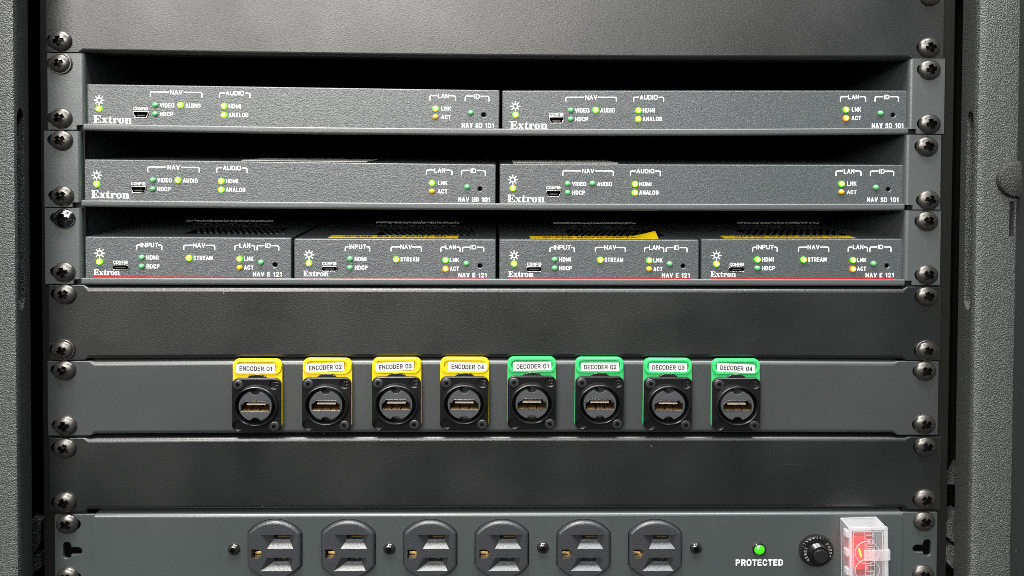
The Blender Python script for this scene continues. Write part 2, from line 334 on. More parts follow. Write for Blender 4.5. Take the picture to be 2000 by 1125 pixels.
# ------------------------------------------------------------------ screws
def cross_cut(r, top, depth, rot):
    b = MB(); t = r*0.225; a = r*0.60
    for k in (0, 1):
        c = MB(); q = [(-a, -t), (a, -t), (a, t), (-a, t)]
        c.loft([[(x*0.55, top+depth, z*0.7) for x, z in q], [(x*1.06, top-1.5, z*1.15) for x, z in q]])
        c.move(rot=rot+k*math.pi/2); b.add(c.v, c.f); yield c
def screw_mesh(r, h, rot, washer=False, slot=False, material=None, n=40):
    b = MB(); pr = []
    if washer: b.rev([(r*1.03, 0), (r*1.03, -0.9), (r*0.99, -1.1), (r*0.90, -1.1), (r*0.90, -0.4)], n=n, cap=True); r *= 0.90
    y0 = -0.5 if washer else 0.0
    pr = [(r, 0), (r, y0-0.35), (r*0.985, y0-0.55)]
    for i in range(1, 9):
        t = i/9*math.pi/2; pr.append((r*0.985*math.cos(t), y0-0.55-(h-0.55)*math.sin(t)))
    b2 = MB().rev(pr+[(0.02, y0-h)], n=n)
    me = b2.mesh('screw', material or M_screw)
    cuts = list(cross_cut(r, y0-h, h*0.9, rot))
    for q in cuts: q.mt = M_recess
    if slot:
        q = MB().box(-r*1.1, r*1.1, y0-h-2, y0-h+1.2, -r*0.10, r*0.10); cuts.append(q)
    me = carve(me, cuts)
    if washer:
        x = bmesh.new(); x.from_mesh(me); wm = b.mesh('w', material or M_screw); x.from_mesh(wm); x.to_mesh(me); x.free()
        me.polygons.foreach_set('use_smooth', [True]*len(me.polygons)); me.set_sharp_from_angle(angle=R(35))
    return me
SCREWS = [screw_mesh(5.9, 2.9, R(a)) for a in (22, 35, 52, 68, 12)]
SCREW_W = screw_mesh(5.9, 2.5, R(28), washer=True)
SCREW_S = screw_mesh(5.9, 3.1, R(-4), slot=True, material=M_shiny)
SM = [screw_mesh(2.75, 0.9, R(a), material=mat('dark screw', (0.06, 0.06, 0.062), 0.28, 0.6), n=24) for a in (20, 55)]
PM = [screw_mesh(3.3, 2.2, R(a), material=M_gloss, n=24) for a in (15, 60)]
HOLE = MB().rev([(3.4, 0), (3.4, 0.2)], n=24).mesh('bore', M_holeshade)

# screw centres in the photograph: (left upper, left lower, right upper, right lower) for each unit
SCR = [((117,124),(118,231),(1817,136),(1817,242)), ((119,274),(121,383),(1812,286),(1815,391)), ((124,427),(124,532),(1812,432),(1812,537)),
       ((126,575),(123,684),(1812,579),(1811,685)), ((125,724),(127,832),(1808,725),(1807,829)), ((126,876),(126,982),(1809,873),(1808,976)),
       ((130,1024),(131,1128),(1806,1019),(1804,1123))]
TOPS = ((115,-27),(117,80),(1818,-9),(1816,93))

def screws(root, pts, org, seed, special={}):
    rnd = random.Random(seed)
    for i, (px, py) in enumerate(pts):
        x, z = P(px, py, -1.0)
        me = special.get(i) or rnd.choice(SCREWS)
        o = put('screw', me, root, (x-org[0], -0.02, z-org[2]))
        if me is SCREW_S: tag(o, 'shiny black screw with a long slot across its cross')
        elif me is SCREW_W: tag(o, 'screw seated on a raised washer rim')

def slots(pts, org, off=-0.9):
    c = []
    for px, py in pts:
        x, z = P(px, py, 0)
        b = MB().plate([rrect(x-org[0]-6.4+off, x-org[0]+6.4+off, z-org[2]-3.5, z-org[2]+3.5, 3.4)], -3, 6); c.append(b)
    return c

# ------------------------------------------------------------------ panels
def quad(p):
    (x0, a), (x1, b_), (x2, c) = p
    def f(x):
        return a*(x-x1)*(x-x2)/((x0-x1)*(x0-x2))+b_*(x-x0)*(x-x2)/((x1-x0)*(x1-x2))+c*(x-x0)*(x-x1)/((x2-x0)*(x2-x1))
    return f
def edge(l, m_, r): return quad([P(200, l), P(960, m_), P(1750, r)])

def panel_mesh(name, mt, org, x0, x1, bx0, bx1, ft, fb, et, eb, rad=2.6, cuts=()):
    def prof(r, d, x, zt, zb, dz=0):
        p = []; zt -= org[2]; zb -= org[2]; x -= org[0]
        for cz, a0, a1 in ((zt-dz-r, 90, 180), (zb+dz+r, 180, 270)):
            if a0 == 180: p.append((x, 0, cz+0.08))
            for i in range(7):
                t = R(a0+(a1-a0)*i/6); p.append((x, r+r*math.cos(t), cz+r*math.sin(t)))
            if a0 == 90: p.append((x, 0, cz-0.08))
        p.append((x, d, zb+dz)); p.append((x, d, zt-dz)); return p
    rings = [prof(0.35, 2.0, x0, et(x0), eb(x0), 0.15), prof(0.35, 2.0, x0+0.3, et(x0), eb(x0)), prof(0.35, 2.0, bx0-2.5, et(bx0), eb(bx0)), prof(rad, 13, bx0, ft(bx0), fb(bx0))]
    for i in range(1, 16):
        x = bx0+(bx1-bx0)*i/16; rings.append(prof(rad, 13, x, ft(x), fb(x)))
    rings += [prof(rad, 13, bx1, ft(bx1), fb(bx1)), prof(0.35, 2.0, bx1+2.5, et(bx1), eb(bx1)), prof(0.35, 2.0, x1-0.3, et(x1), eb(x1)), prof(0.35, 2.0, x1, et(x1), eb(x1), 0.15)]
    me = MB().loft(rings).mesh(name, mt)
    return carve(me, cuts) if cuts else me

def blank(label, mt, pts, el, er, b0, b1, top, bot, eart, earb, seed, special={}, name='blank_panel', cat='blank panel', group=None, extra=()):
    xl, xr = P(el, pts[0][1])[0], P(er, pts[2][1])[0]
    ft, fb = edge(*top), edge(*bot)
    lin = lambda a, b_: (lambda p, q: (lambda x: p[1]+(q[1]-p[1])*(x-p[0])/(q[0]-p[0])))(P(110, a), P(1830, b_))
    et, eb = lin(*eart), lin(*earb)
    org = ((xl+xr)/2, 0, eb(0))
    o = thing(name, *org, label, cat, group)
    me = panel_mesh('panel_face', mt, org, xl, xr, P(b0, pts[0][1])[0], P(b1, pts[2][1])[0], ft, fb, et, eb, cuts=slots(pts, org)+list(extra))
    put('panel_face', me, o); screws(o, pts, org, seed, special)
    return o, org
GP = 'blank rack panels'
blank('plain black blank panel across the top of the rack, above the first shelf', M_blank, TOPS, 90, 1844, 160, 1775, (-45, -40, -36), (104, 114, 116.5), (-46, -36), (102.2, 115.5), 19, group=GP)
blank('plain black blank panel between the bottom shelf and the socket row', M_blank, SCR[3], 95, 1838, 172, 1764, (560.5, 562, 563.5), (702, 699.5, 702.5), (556.5, 560.2), (703.5, 703.8), 23, {1: SCREW_W, 3: SCREW_W}, group=GP)
blank('scuffed black blank panel between the socket row and the outlet strip', M_blank, SCR[5], 97, 1838, 172, 1768, (856, 853, 854), (997, 994.5, 993.5), (855.5, 853.2), (999.5, 994.8), 25, group=GP)
CONPX = ((500.5, 791.5), (637.5, 790), (774, 788.5), (906.8, 788), (1038.8, 787), (1171, 787.5), (1304.8, 789.5), (1438.6, 790.5))
_xl, _xr = P(93, 724)[0], P(1833, 725)[0]; _e0, _e1 = P(110, 851), P(1830, 849.5); _zb = _e0[1]+(_e1[1]-_e0[1])*(0-_e0[0])/(_e1[0]-_e0[0])
patch, porg = blank('dark grey rack panel holding the eight tagged HDMI sockets', M_patch, SCR[4], 93, 1833, 184, 1746, (706, 703, 706), (849.5, 846.5, 847.5), (705.8, 706), (851, 849.5), 24, name='patch_panel', cat='patch panel',
    extra=[MB().rev([(11.2, -4), (11.2, 9)], P(px, py, -3.8)[0]-(_xl+_xr)/2, P(px, py, -3.8)[1]-_zb, 40) for px, py in CONPX])

# ------------------------------------------------------------------ shelves
def shelf(k, label, el, bl, br, er, ll, lr, sag, special={}, zo=0.0, tl=0.0):
    z1 = -k*44.45-0.35; z0 = -(k+1)*44.45+0.35; H = z1-z0
    pts = SCR[k]
    xl, xr = P(el, pts[0][1])[0], P(er, pts[2][1])[0]; xb, xc = P(bl, pts[0][1])[0], P(br, pts[2][1])[0]
    org = ((xl+xr)/2, 0, z0)
    o = thing('rack_shelf', *org, label, 'rack shelf', 'rack shelves')
    cuts = slots(pts, org)
    for sgn, e, bnd in ((1, xl, xb), (-1, xr, xc)):
        e -= org[0]; bnd -= org[0]; r = 2.0
        p = [(e, 0), (bnd-sgn*r, 0)]
        for i in range(1, 6):
            t = R(90*i/5); p.append((bnd-sgn*r+sgn*r*math.sin(t), r-r*math.cos(t)))
        p += [(bnd, 170), (bnd-sgn*1.4, 170), (bnd-sgn*1.4, 2.6), (bnd-sgn*2.6, 1.5), (e, 1.5)]
        b = MB().prismz(p, 0, H)
        me = b.mesh('ear_bracket', M_shelf)
        notch = MB().box(min(bnd-sgn*4.2, bnd+sgn*3), max(bnd-sgn*4.2, bnd+sgn*3), -2, 7, -1, 2.6)
        me = carve(me, [c for i, c in enumerate(cuts) if (i < 2) == (sgn > 0)]+[notch])
        put('ear_bracket', me, o)
    # tray floor with its turned-up front lip
    a, c = P(ll, pts[1][1])[0]-org[0], P(lr, pts[3][1])[0]-org[0]
    lh = 4.15; zb = -0.1; rr = 1.5
    pr = []
    for cy, cz, r, a0, a1 in ((0.75, zb+lh-0.75, 0.75, 0, 180), (rr, zb+rr, rr, 180, 270)):
        for i in range(7):
            t = R(a0+(a1-a0)*i/6); pr.append((cy+r*math.cos(t), cz+r*math.sin(t)))
    pr += [(170, zb), (170, zb+1.2), (2.2, zb+1.2), (1.5, zb+1.9)]
    n = 24; rings = []
    for i in range(n+1):
        x = a+(c-a)*i/n
        rings.append([(x, y, z+zo-tl*(x+222)/444-sag*(1-(x/222.0)**2)) for y, z in pr])
    # softly rounded ends of the lip
    for idx, sg in ((0, -1), (n, 1)):
        e0 = [(x+sg*0.9, max(y, 0.55), z) for x, y, z in rings[idx]]
        zc = zb+lh/2+(zo if sg < 0 else zo-tl)
        e0 = [(x, y, z if y > 3 else zc+(z-zc)*0.72) for x, y, z in e0]
        rings = [e0]+rings if sg < 0 else rings+[e0]
    MB().loft(rings).build('tray', M_shelf, o)
    screws(o, pts, org, k+3, special)
    return o
shelf(0, 'top rack shelf with turned-up front lip, directly under the uppermost blank panel', 92.5, 164, 1776.5, 1845.5, 164, 1774, 1.75, {0: SCREW_W}, zo=-0.55)
shelf(1, 'middle rack shelf of the three, between the shelves with white lettered boxes', 86, 156, 1769.5, 1838, 160.5, 1766.5, 0.85, zo=-0.05, tl=0.65)
shelf(2, 'bottom rack shelf, carrying the four small boxes', 87.5, 158, 1768, 1837.5, 160.5, 1767, 0.12, {0: SCREW_S}, zo=-0.70)

# ------------------------------------------------------------------ devices
_led = {}
def led(root, u, v, kind):
    r = {'g': 1.6, 'a': 1.6}.get(kind, 1.68)
    if kind not in _led:
        b = MB().rev([(r*1.0, 0.1), (r, -0.15)]+[(r*math.cos(R(a)), -0.25-1.15*math.sin(R(a))) for a in (25, 50, 72)]+[(0.02, -1.4)], n=20)
        _led[kind] = b.mesh('indicator_lamp', {'g': M_ledg, 'a': M_leda, 'G': M_lit, 'A': M_lita, 'L': M_litg}[kind])
    return put('indicator_lamp', _led[kind], root, (u, -0.05, v))

def usb_mini(w, h): return [(-w*.5, h*.5), (w*.5, h*.5), (w*.5, -h*.02), (w*.42, -h*.16), (w*.40, -h*.5), (-w*.40, -h*.5), (-w*.42, -h*.16), (-w*.5, -h*.02)][::-1]

class Dev:
    def __init__(s, name, p0, p1, top, base, wpx, label, cat, group, depth, y=3.0):
        """p0,p1: left and right ends of the bottom line of print; top: height above it (px)"""
        x0, z0 = P(*p0, y); x1, z1 = P(*p1, y)
        s.W = x1-x0; s.k = s.W/wpx
        s.o = thing(name, x0, y, z0, label, cat, group, tilt=math.atan2((z1-z0)*S, s.W))
        s.kz = s.k/S; s.H = top*s.kz; s.B = base*s.kz; s.depth = depth
    def body(s, holes):
        g = 0.35
        lp = [rrect(g, s.W-g, s.B, s.H, 1.1, 4)]+holes
        MB().plate(lp, 0, 1.6, 0.55, 2).build('front_panel', M_dev, s.o)
        b = MB().box(g, s.W-g, 0.75, s.depth, s.B, s.H, 0.5)
        b.build('housing', M_dev, s.o)
    def word(s, t_, cx, cy, w, h=8.2, name='caption', t=None, m=None):
        word(t_, w*s.k, h*s.kz, t and t*s.k).build(name, m or M_print, s.o, (cx*s.k, -0.06, cy*s.kz))
    def bracket(s, x0, x1, top, drop, t0, t1, th=2.1):
        b = MB()
        for a, e, q in ((x0, t0, 1), (x1, t1, -1)):
            pts = [(a, drop), (a, top-3.2), (a+q*1, top-1), (a+q*3.2, top), (e, top), (e, top-th), (a+q*(th+1.6), top-th), (a+q*th, top-th-1.6), (a+q*th, drop)]
            pts = [(x*s.k, z*s.kz) for x, z in pts]
            b.plate([pts if q < 0 else pts[::-1]], -0.05, 0.02)
        b.build('bracket_line', M_print, s.o, (0, -0.03, 0))
    def sun(s, cx, cy):
        b = MB(); k = s.k
        b.plate([circ(0, 0, 5.4*k, 20, 5.4*s.kz), circ(0, 0, 3.4*k, 20, 3.4*s.kz)], -0.02, 0.02)
        for i in range(8):
            t = i*math.pi/4; c, n = math.cos(t), math.sin(t); hw = 0.95
            b.plate([[((r*c-q*n)*k, (r*n+q*c)*s.kz) for r, q in ((5.9, -hw), (9.8, -hw), (9.8, hw), (5.9, hw))]], -0.02, 0.02)
        b.build('power_symbol', M_print, s.o, (cx*k, -0.03, cy*s.kz))
    def brand(s, x0, x1, h):
        brand((x1-x0)*s.k, h*s.kz).build('brand_lettering', M_print, s.o, (x0*s.k, -0.03, 0))
    def port(s, cx, cy, w, h, usbc):
        k, kz = s.k, s.kz
        if usbc: out, inn = rrect(-w/2*k, w/2*k, -h/2*kz, h/2*kz, h*.46*k), rrect(-(w/2-1.7)*k, (w/2-1.7)*k, -(h/2-1.7)*kz, (h/2-1.7)*kz, (h/2-1.7)*.9*k)
        else: out, inn = usb_mini(w*k, h*kz), usb_mini((w-3.2)*k, (h-3.2)*kz)
        p = MB().plate([out, inn], -0.22, 1.4, 0.08).build('usb_port', M_metal, s.o, (cx*k, 0, cy*kz))
        sh = MB().plate([[(x*.99, z*.99) for x, z in inn]], 0.25, 0.5).build('port_shade', M_holeshade, p)  # black plate, shade of the port opening put into colour
        t = MB().box(-w*.29*k, w*.29*k, 0.0, 0.3, -h*.07*kz, h*.07*kz, 0.02) if usbc else MB().box(-w*.26*k, w*.26*k, 0.0, 0.3, -h*.20*kz, -h*.02*kz, 0.02); t.build('contact_tongue', M_insert, p)
        return [(x+cx*k, z+cy*kz) for x, z in ([(x*.97, z*.97) for x, z in out])]
    def pin(s, cx, cy, r=4.2): return circ(cx*s.k, cy*s.kz, r*s.k, 20, r*s.kz)
    def void(s, cx, cy):
        MB().rev([(1.5, 1.3), (1.5, 1.5)], n=16).build('reset_hole_shade', M_holeshade, s.o, (cx*s.k, -0.6, cy*s.kz))  # black disc painted in for the shade down the pin hole

GD = 'half-width network boxes'
def sd(p0, p1, label, video, audio, act, stripe=True):
    # layout in photo pixels measured from the left edge and the bottom line of print
    d = Dev('network_decoder', p0, p1, 74.4, -6.5, 796.2, label, 'network box', GD, 120)
    holes = [d.pin(764.5, 26.4), [(x, z) for x, z in d.port(106.6, 17.1, 29, 13.6, False)]]
    d.body(holes); d.void(764.5, 26.4)
    d.sun(26.8, 44); led(d.o, 27.1*d.k, 27.6*d.kz, 'G')
    d.brand(16, 89.5, 14.8)
    d.word('CONFIG', 106.1, 28.6, 27.5, 5.6)
    d.bracket(123.5, 224, 62.5, 52, 159.5, 188); d.word('NAV', 174, 61.2, 23.5, 8.6)
    led(d.o, 134*d.k, 36*d.kz, video); d.word('VIDEO', 156.5, 36, 27.5)
    led(d.o, 182.5*d.k, 37*d.kz, audio); d.word('AUDIO', 206, 36, 28.5)
    led(d.o, 134*d.k, 19*d.kz, 'g'); d.word('HDCP', 155.5, 19, 25.5)
    d.bracket(255.5, 316, 62.5, 52, 266.5, 305); d.word('AUDIO', 285.7, 61.2, 35, 8.6)
    led(d.o, 265.5*d.k, 36*d.kz, 'G'); d.word('HDMI', 286, 36, 23.5)
    led(d.o, 265.5*d.k, 19.4*d.kz, 'G'); d.word('ANALOG', 293, 19.4, 37.5)
    d.bracket(659.5, 711, 63.4, 52.5, 674.5, 698); d.word('LAN', 686.3, 61.8, 21, 8.6)
    led(d.o, 671.5*d.k, 37.4*d.kz, 'L'); d.word('LNK', 692, 37.6, 18.2)
    led(d.o, 671.5*d.k, 21*d.kz, act); d.word('ACT', 692, 21, 18.6)
    d.bracket(727.5, 775.5, 63.4, 52.5, 744.5, 758); d.word('ID', 751.3, 61.8, 10.5, 8.6)
    led(d.o, 739.5*d.k, 30*d.kz, 'g')
    d.word('NAV SD 101', 753.7, 6.0, 62.5, 9.4, 'model_lettering')
    if stripe: MB().box(16*d.k, 778*d.k, -0.03, 0.3, -5.6*d.kz, -2.6*d.kz).build('red_stripe', M_redprint, d.o)
    return d
d1 = sd((166, 240), (976.2, 251.6), 'long charcoal network box on the left half of the top shelf', 'g', 'G', 'a', False)
d2 = sd((979.5, 252), (1775.7, 251.4), 'long charcoal network box on the right half of the top shelf, amber activity light lit', 'g', 'G', 'A', False)
d3 = sd((161.5, 386.6), (969, 396.2), 'long charcoal network box on the left of the middle shelf, long white label on top', 'g', 'G', 'a', False)
d4 = sd((974.5, 395), (1766, 396.2), 'long charcoal network box on the right of the middle shelf, NAV audio light unlit', 'g', 'g', 'a')
# pale paper labels lying on the two middle boxes
def paper(d, px0, px1, y0, y1, m, name='paper_label', h=0.35, skew=0.0, lip=None):
    a = d.o.location; zt = d.H+0.12
    x0 = (P(px0, 0, y0)[0]-a[0]/MM); x1 = (P(px1, 0, y0)[0]-a[0]/MM)
    yy = a[1]/MM
    b = MB().prismy(rect(x0, x1, zt, zt+h), y0-yy, y1-yy)
    return b.build(name, m, d.o)
paper(d3, 470, 716, 12, 60, M_paper)
paper(d4, 1004, 1210, 14, 60, M_paper)

GE = 'quarter-width network boxes'
def enc(p0, p1, label, hdmi, act):
    d = Dev('network_encoder', p0, p1, 72.6, -8.5, 392.3, label, 'network box', GE, 112)
    holes = [d.pin(360.3, 21), d.port(69.2, 14.3, 32, 11.2, True)]
    d.body(holes); d.void(360.3, 21)
    d.sun(30.2, 41.5); led(d.o, 30*d.k, 25.6*d.kz, 'G')
    d.brand(18.8, 68, 10.6)
    d.word('CONFIG', 69.2, 24.6, 27, 5.8)
    d.bracket(98.8, 148.2, 58.5, 48.5, 106.5, 140.5); d.word('INPUT', 123.7, 57.5, 33, 8.6)
    led(d.o, 109.2*d.k, 33.8*d.kz, hdmi); d.word('HDMI', 129.4, 33.8, 22.5)
    led(d.o, 109.2*d.k, 17*d.kz, 'g'); d.word('HDCP', 130.6, 17, 24.5)
    d.bracket(187.3, 247.8, 58.5, 48.5, 205, 229.5); d.word('NAV', 217.3, 57.5, 23, 8.6)
    led(d.o, 198.3*d.k, 33.5*d.kz, 'G'); d.word('STREAM', 224.7, 33.5, 36)
    d.bracket(283.5, 322.8, 58.5, 48.5, 292.5, 315); d.word('LAN', 303.6, 57.5, 20.5, 8.6)
    led(d.o, 293.7*d.k, 32.5*d.kz, 'L'); d.word('LNK', 310.8, 32.5, 18)
    led(d.o, 293.7*d.k, 15.6*d.kz, act); d.word('ACT', 310.8, 15.6, 17.6)
    d.bracket(325.6, 368.6, 58.5, 48.5, 340.5, 354); d.word('ID', 347, 57.5, 10.5, 8.6)
    led(d.o, 333.8*d.k, 25.5*d.kz, 'g')
    d.word('NAV E 121', 346.2, 3.2, 55, 8.8, 'model_lettering')
    MB().box(18.8*d.k, 374*d.k, -0.03, 0.3, -4.6*d.kz, -2.2*d.kz).build('red_stripe', M_redprint, d.o)
    return d
e1 = enc((163.5, 537), (570, 539), 'small charcoal network box at the left end of the bottom shelf, no yellow tape', 'g', 'a')
e2 = enc((573, 539.4), (969.5, 540.6), 'second small network box from the left, flat yellow tape and orange activity light', 'g', 'A')
e3 = enc((973.7, 540.4), (1366, 541), 'third small network box from the left, yellow tape lifted at one end', 'g', 'a')
e4 = enc((1368.5, 541.2), (1764.5, 540.4), 'small charcoal network box at the right end of the bottom shelf, HDMI light lit', 'G', 'A')

def grille(d, fx0, fx1, slant):
    """raised diagonal ribs of the top vent"""
    b = MB(); zt = d.H; y0, y1 = 17, 44; n = 15
    a, e = d.W*fx0, d.W*fx1
    b.box(a-2, e+2, y0-1, y1+1, zt+0.02, zt+0.06)
    g = b.build('vent_grille', M_holeshade, d.o)
    r = MB()
    for i in range(n):
        x = a+(e-a)*i/(n-1); w_ = (e-a)/(n-1)*0.46; dx = slant*11
        lo, hi = x-dx/2, x+dx/2
        r.add([(lo, y0, zt+.06), (lo+w_, y0, zt+.06), (hi+w_, y1, zt+.06), (hi, y1, zt+.06),
               (lo, y0, zt+.55), (lo+w_, y0, zt+.55), (hi+w_, y1, zt+.55), (hi, y1, zt+.55)],
              [(0, 1, 2, 3), (4, 5, 6, 7), (0, 1, 5, 4), (1, 2, 6, 5), (2, 3, 7, 6), (3, 0, 4, 7)])
    r.build('vent_ribs', M_rim, g)
grille(e1, .44, .86, -1); grille(e2, .40, .86, -.7); grille(e3, .38, .84, .7); grille(e4, .30, .78, 1)
def tape(d, px0, px1, text, lift=False):
    a = d.o.location; zt = d.H; yy = a[1]/MM; y0, y1 = 4.2, 13.5
    x0 = P(px0, 0, yy+y0)[0]-a[0]/MM; x1 = P(px1, 0, yy+y0)[0]-a[0]/MM
    n = 16; rings = []
    for i in range(n+1):
        t = i/n; x = x0+(x1-x0)*t; up = 0
        if lift and t > 0.80: up = ((t-0.80)/0.20)**1.3*3.3
        rings.append([(x, y0, zt+.10), (x, y1, zt+.10+up), (x, y1, zt+.28+up), (x, y0, zt+.28)])
    s = MB().loft(rings).build('yellow_tape', M_sticker, d.o)
    b = word(text, (x1-x0)*.80, 5.2, 0.8); b.v = [(x, z, 0) for x, y, z in b.v]
    b.build('caption', M_ink, s, ((x0+x1)/2, (y0+y1)/2-0.3, zt+.33))
tape(e2, 641, 896, 'SPARE NAV5 PORT 30'); tape(e3, 1038, 1290, 'SPARE NAV5 PORTS 1', True); tape(e4, 1420, 1678, 'SPARE NAV2 PORT 32')
for d, a, b_ in ((e1, 365, 534), (e2, 734, 897), (e3, 1081, 1241), (e4, 1440, 1600)):
    x0 = P(a, 441, 74)[0]; x1 = P(b_, 441, 74)[0]
    o = MB().box(x0-d.o.location[0]/MM, x1-d.o.location[0]/MM, 71, 105, d.H+1.2, d.H+1.55).build('top_label', M_cardshade, d.o)
    MB().box(x0-d.o.location[0]/MM, x1-d.o.location[0]/MM, 70.4, 71, d.H+0.9, d.H+2.1).build('lit_label_edge', M_cardlit, o)  # pale strip stands in for the lit front edge

# ------------------------------------------------------------------ HDMI sockets
HD = [(-7.8, -3.2), (7.8, -3.2), (7.8, 1.1), (6.6, 1.9), (5.6, 3.2), (-5.6, 3.2), (-6.6, 1.9), (-7.8, 1.1)]
def hd(k, dz=0): return [(x-k*math.copysign(1, x), z-k*math.copysign(1, z)+dz) for x, z in HD]
def notched(r, nr):
    p = []; n = 60
    for i in range(n):
        t = 2*math.pi*i/n; x, z = r*math.cos(t), r*math.sin(t)
        cz = math.copysign(r+0.5, z)
        d = math.hypot(x, z-cz)
        if d < nr+1e-6:
            z = cz-math.copysign(1, cz)*math.sqrt(max(nr*nr-x*x, 0))
        p.append((x, z))
    return p
m_flange = MB().plate([rrect(-13, 13, -15.5, 15.5, 3.6), circ(0, 0, 10.7, 48), circ(-9.6, -12.0, 2.7, 24), circ(9.6, 12.0, 2.5, 24)], -3.8, -1.75, 0.45).mesh('flange', M_black)
m_ring = MB().rev([(11.9, -3.7), (11.75, -5.4), (11.4, -6.1), (11.0, -6.25), (10.65, -6.0), (10.5, -5.2), (10.45, 2.5), (0.1, 2.6)], n=56, cap=False).mesh('collar', M_black)
m_insert = MB().plate([notched(8.75, 2.75), hd(0.0)], -5.6, 2.5, 0.22).mesh('socket_insert', M_insert)
m_shell = MB().plate([hd(0.05), hd(0.42)], -5.75, 2.3, 0.06).mesh('hdmi_shell', M_shellm)
m_cav = MB().plate([hd(0.42)], 0.8, 1.2).mesh('socket_shade', M_holeshade)  # black plate paints the shade deep in the socket
_t = MB().box(-5.0, 5.0, -3.9, 0.9, 0.15, 0.95, 0.08)
m_tongue = _t.mesh('contact_tongue', mat('pale tongue plastic', (0.42, 0.36, 0.29), 0.4))
_p = MB()
for i in range(9): _p.box(-4.3+i*1.07-0.22, -4.3+i*1.07+0.22, -3.5, 0.8, 1.55, 1.95)
m_pins = _p.mesh('contact_pins', M_shellm)
_f = MB()
for a, b_ in ((-7.0, -2.6), (-2.0, 2.2), (2.8, 7.0)):
    _f.loft([[(a, -5.3, -2.62), (b_, -5.3, -2.62), (b_+.6, 0.6, -1.3), (a+.6, 0.6, -1.3)], [(a, -5.3, -2.35), (b_, -5.3, -2.35), (b_+.6, 0.6, -0.9), (a+.6, 0.6, -0.9)]])
m_spring = _f.mesh('shell_springs', M_bronze)
m_latch = MB().plate([[(5.2*math.cos(R(a)), 15.0+2.5*math.sin(R(a))) for a in range(0, 181, 12)]], -2.9, -1.7, 0.25).mesh('latch_tab', M_gloss)
m_hole1 = MB().rev([(2.75, -2.6), (2.75, -2.4)], -9.6, -12.0, 20).mesh('blank_hole', M_black)
_k = MB().rev([(2.6, -2.7), (2.6, -2.4)], 9.6, 12.0, 20).box(9.2, 9.7, -3.5, -2.6, 9.9, 13.0, .05).box(10.2, 11.4, -3.4, -2.6, 12.2, 12.9, .08).box(10.0, 11.2, -3.4, -2.6, 10.6, 11.2, .08)
m_key = _k.mesh('lock_hole', M_gloss)
def tag_meshes(mt):
    a = MB().plate([rrect(-13.15, 13.15, -15.3, 26.2, 3.6), circ(0, 0, 11.3, 40)], -1.75, 0.0, 0.35).mesh('tag_plate', mt)
    b = MB().plate([rrect(-12.9, 12.9, 17.2, 26.0, 3.8, 8), rrect(-11.0, 11.0, 18.7, 24.4, 2.6, 8)], -2.7, -1.6, 0.4, 3).mesh('tag_frame', mt)
    return a, b
TY, TG = tag_meshes(M_yellow), tag_meshes(M_green)
CON = [((500.5, 791.5), 'ENCODER 01', (498.8, 720), -0.8), ((637.5, 790), 'ENCODER 02', (634.3, 717.6), 3.0), ((774, 788.5), 'ENCODER 03', (771.4, 716), 2.4), ((906.8, 788), 'ENCODER 04', (912.5, 716.5), -1.1),
       ((1038.8, 787), 'DECODER 01', (1039.8, 715.5), 1.2), ((1171, 787.5), 'DECODER 02', (1171.6, 716.8), 0.4), ((1304.8, 789.5), 'DECODER 03', (1304.4, 717.8), -0.3), ((1438.6, 790.5), 'DECODER 04', (1437.5, 719.2), -3.0)]
WHERE = (', at the far left of the row', ', right of the leftmost socket', ', beside the last yellow one', ', last yellow one before the green ones',
         ', first green one after the yellow ones', ', right of the first green one', ', beside the rightmost socket', ', at the far right of the row')
for i, (c, t, lc, rot) in enumerate(CON):
    x, z = P(*c, -3.8); ye = i < 4
    o = thing('hdmi_socket', x, -0.08, z, '%s tagged black HDMI socket labelled %s' % ('yellow' if ye else 'green', t)+WHERE[i], 'HDMI socket', 'tagged HDMI sockets', tilt=random.uniform(-.006, .006))
    a, b = TY if ye else TG
    th = put('tag_plate', a, o); tf = put('tag_frame', b, o)
    lx, lz = P(*lc, -3.0)
    lab = MB().plate([rect(-10.2, 10.2, -2.45, 2.45)], -0.1, 0.0).move(rot=R(rot)).build('paper_label', M_paper, o, (lx-x, -2.72, lz-z))
    word(t, 17.4, 2.6, 0.43).move(rot=R(rot)).build('caption', M_ink, lab, (0.2, -0.16, 0))
    put('flange', m_flange, o); put('collar', m_ring, o); put('latch_tab', m_latch, o)
    ins = put('socket_insert', m_insert, o)
    for nm, me in (('hdmi_shell', m_shell), ('socket_shade', m_cav), ('contact_tongue', m_tongue), ('contact_pins', m_pins), ('shell_springs', m_spring)): put(nm, me, ins)
    put('blank_hole', m_hole1, o); put('lock_hole', m_key, o)
    for j, (sx, sz) in enumerate(((-9.6, 12.0), (9.6, -12.0))): put('screw', SM[(i+j) % 2], o, (sx, -3.75, sz))

# ------------------------------------------------------------------ outlet strip
pts = SCR[6]; z1 = -6*44.45-0.35; z0 = -7*44.45+0.35; H = z1-z0
xl, xr = P(107, 1060)[0], P(1830.5, 1060)[0]; org = ((xl+xr)/2, 0, z0)
pdu = thing('power_strip', *org, 'slate grey rack power strip with six black outlets along the bottom', 'power strip')
fx0, fx1 = P(185, 1060, -1)[0]-org[0], P(1762, 1060, -1)[0]-org[0]
OUT = [535.2, 679, 839.5, 980, 1140.5, 1280.5]
def ol(g=0.0):
    p = []; r = 17.1+g; hw = 14.3+g; a = math.acos(hw/r); n = 20
    for k in (0, 1):
        for i in range(n+1):
            t = a+(math.pi-2*a)*i/n+k*math.pi; p.append((r*math.cos(t), r*math.sin(t)))
    return p
holes = []; oc = []
for px in OUT:
    x, z = P(px, 1075, -3.0); oc.append((x-org[0], z-org[2])); holes.append([(q+oc[-1][0], w_+oc[-1][1]) for q, w_ in ol(0.35)])
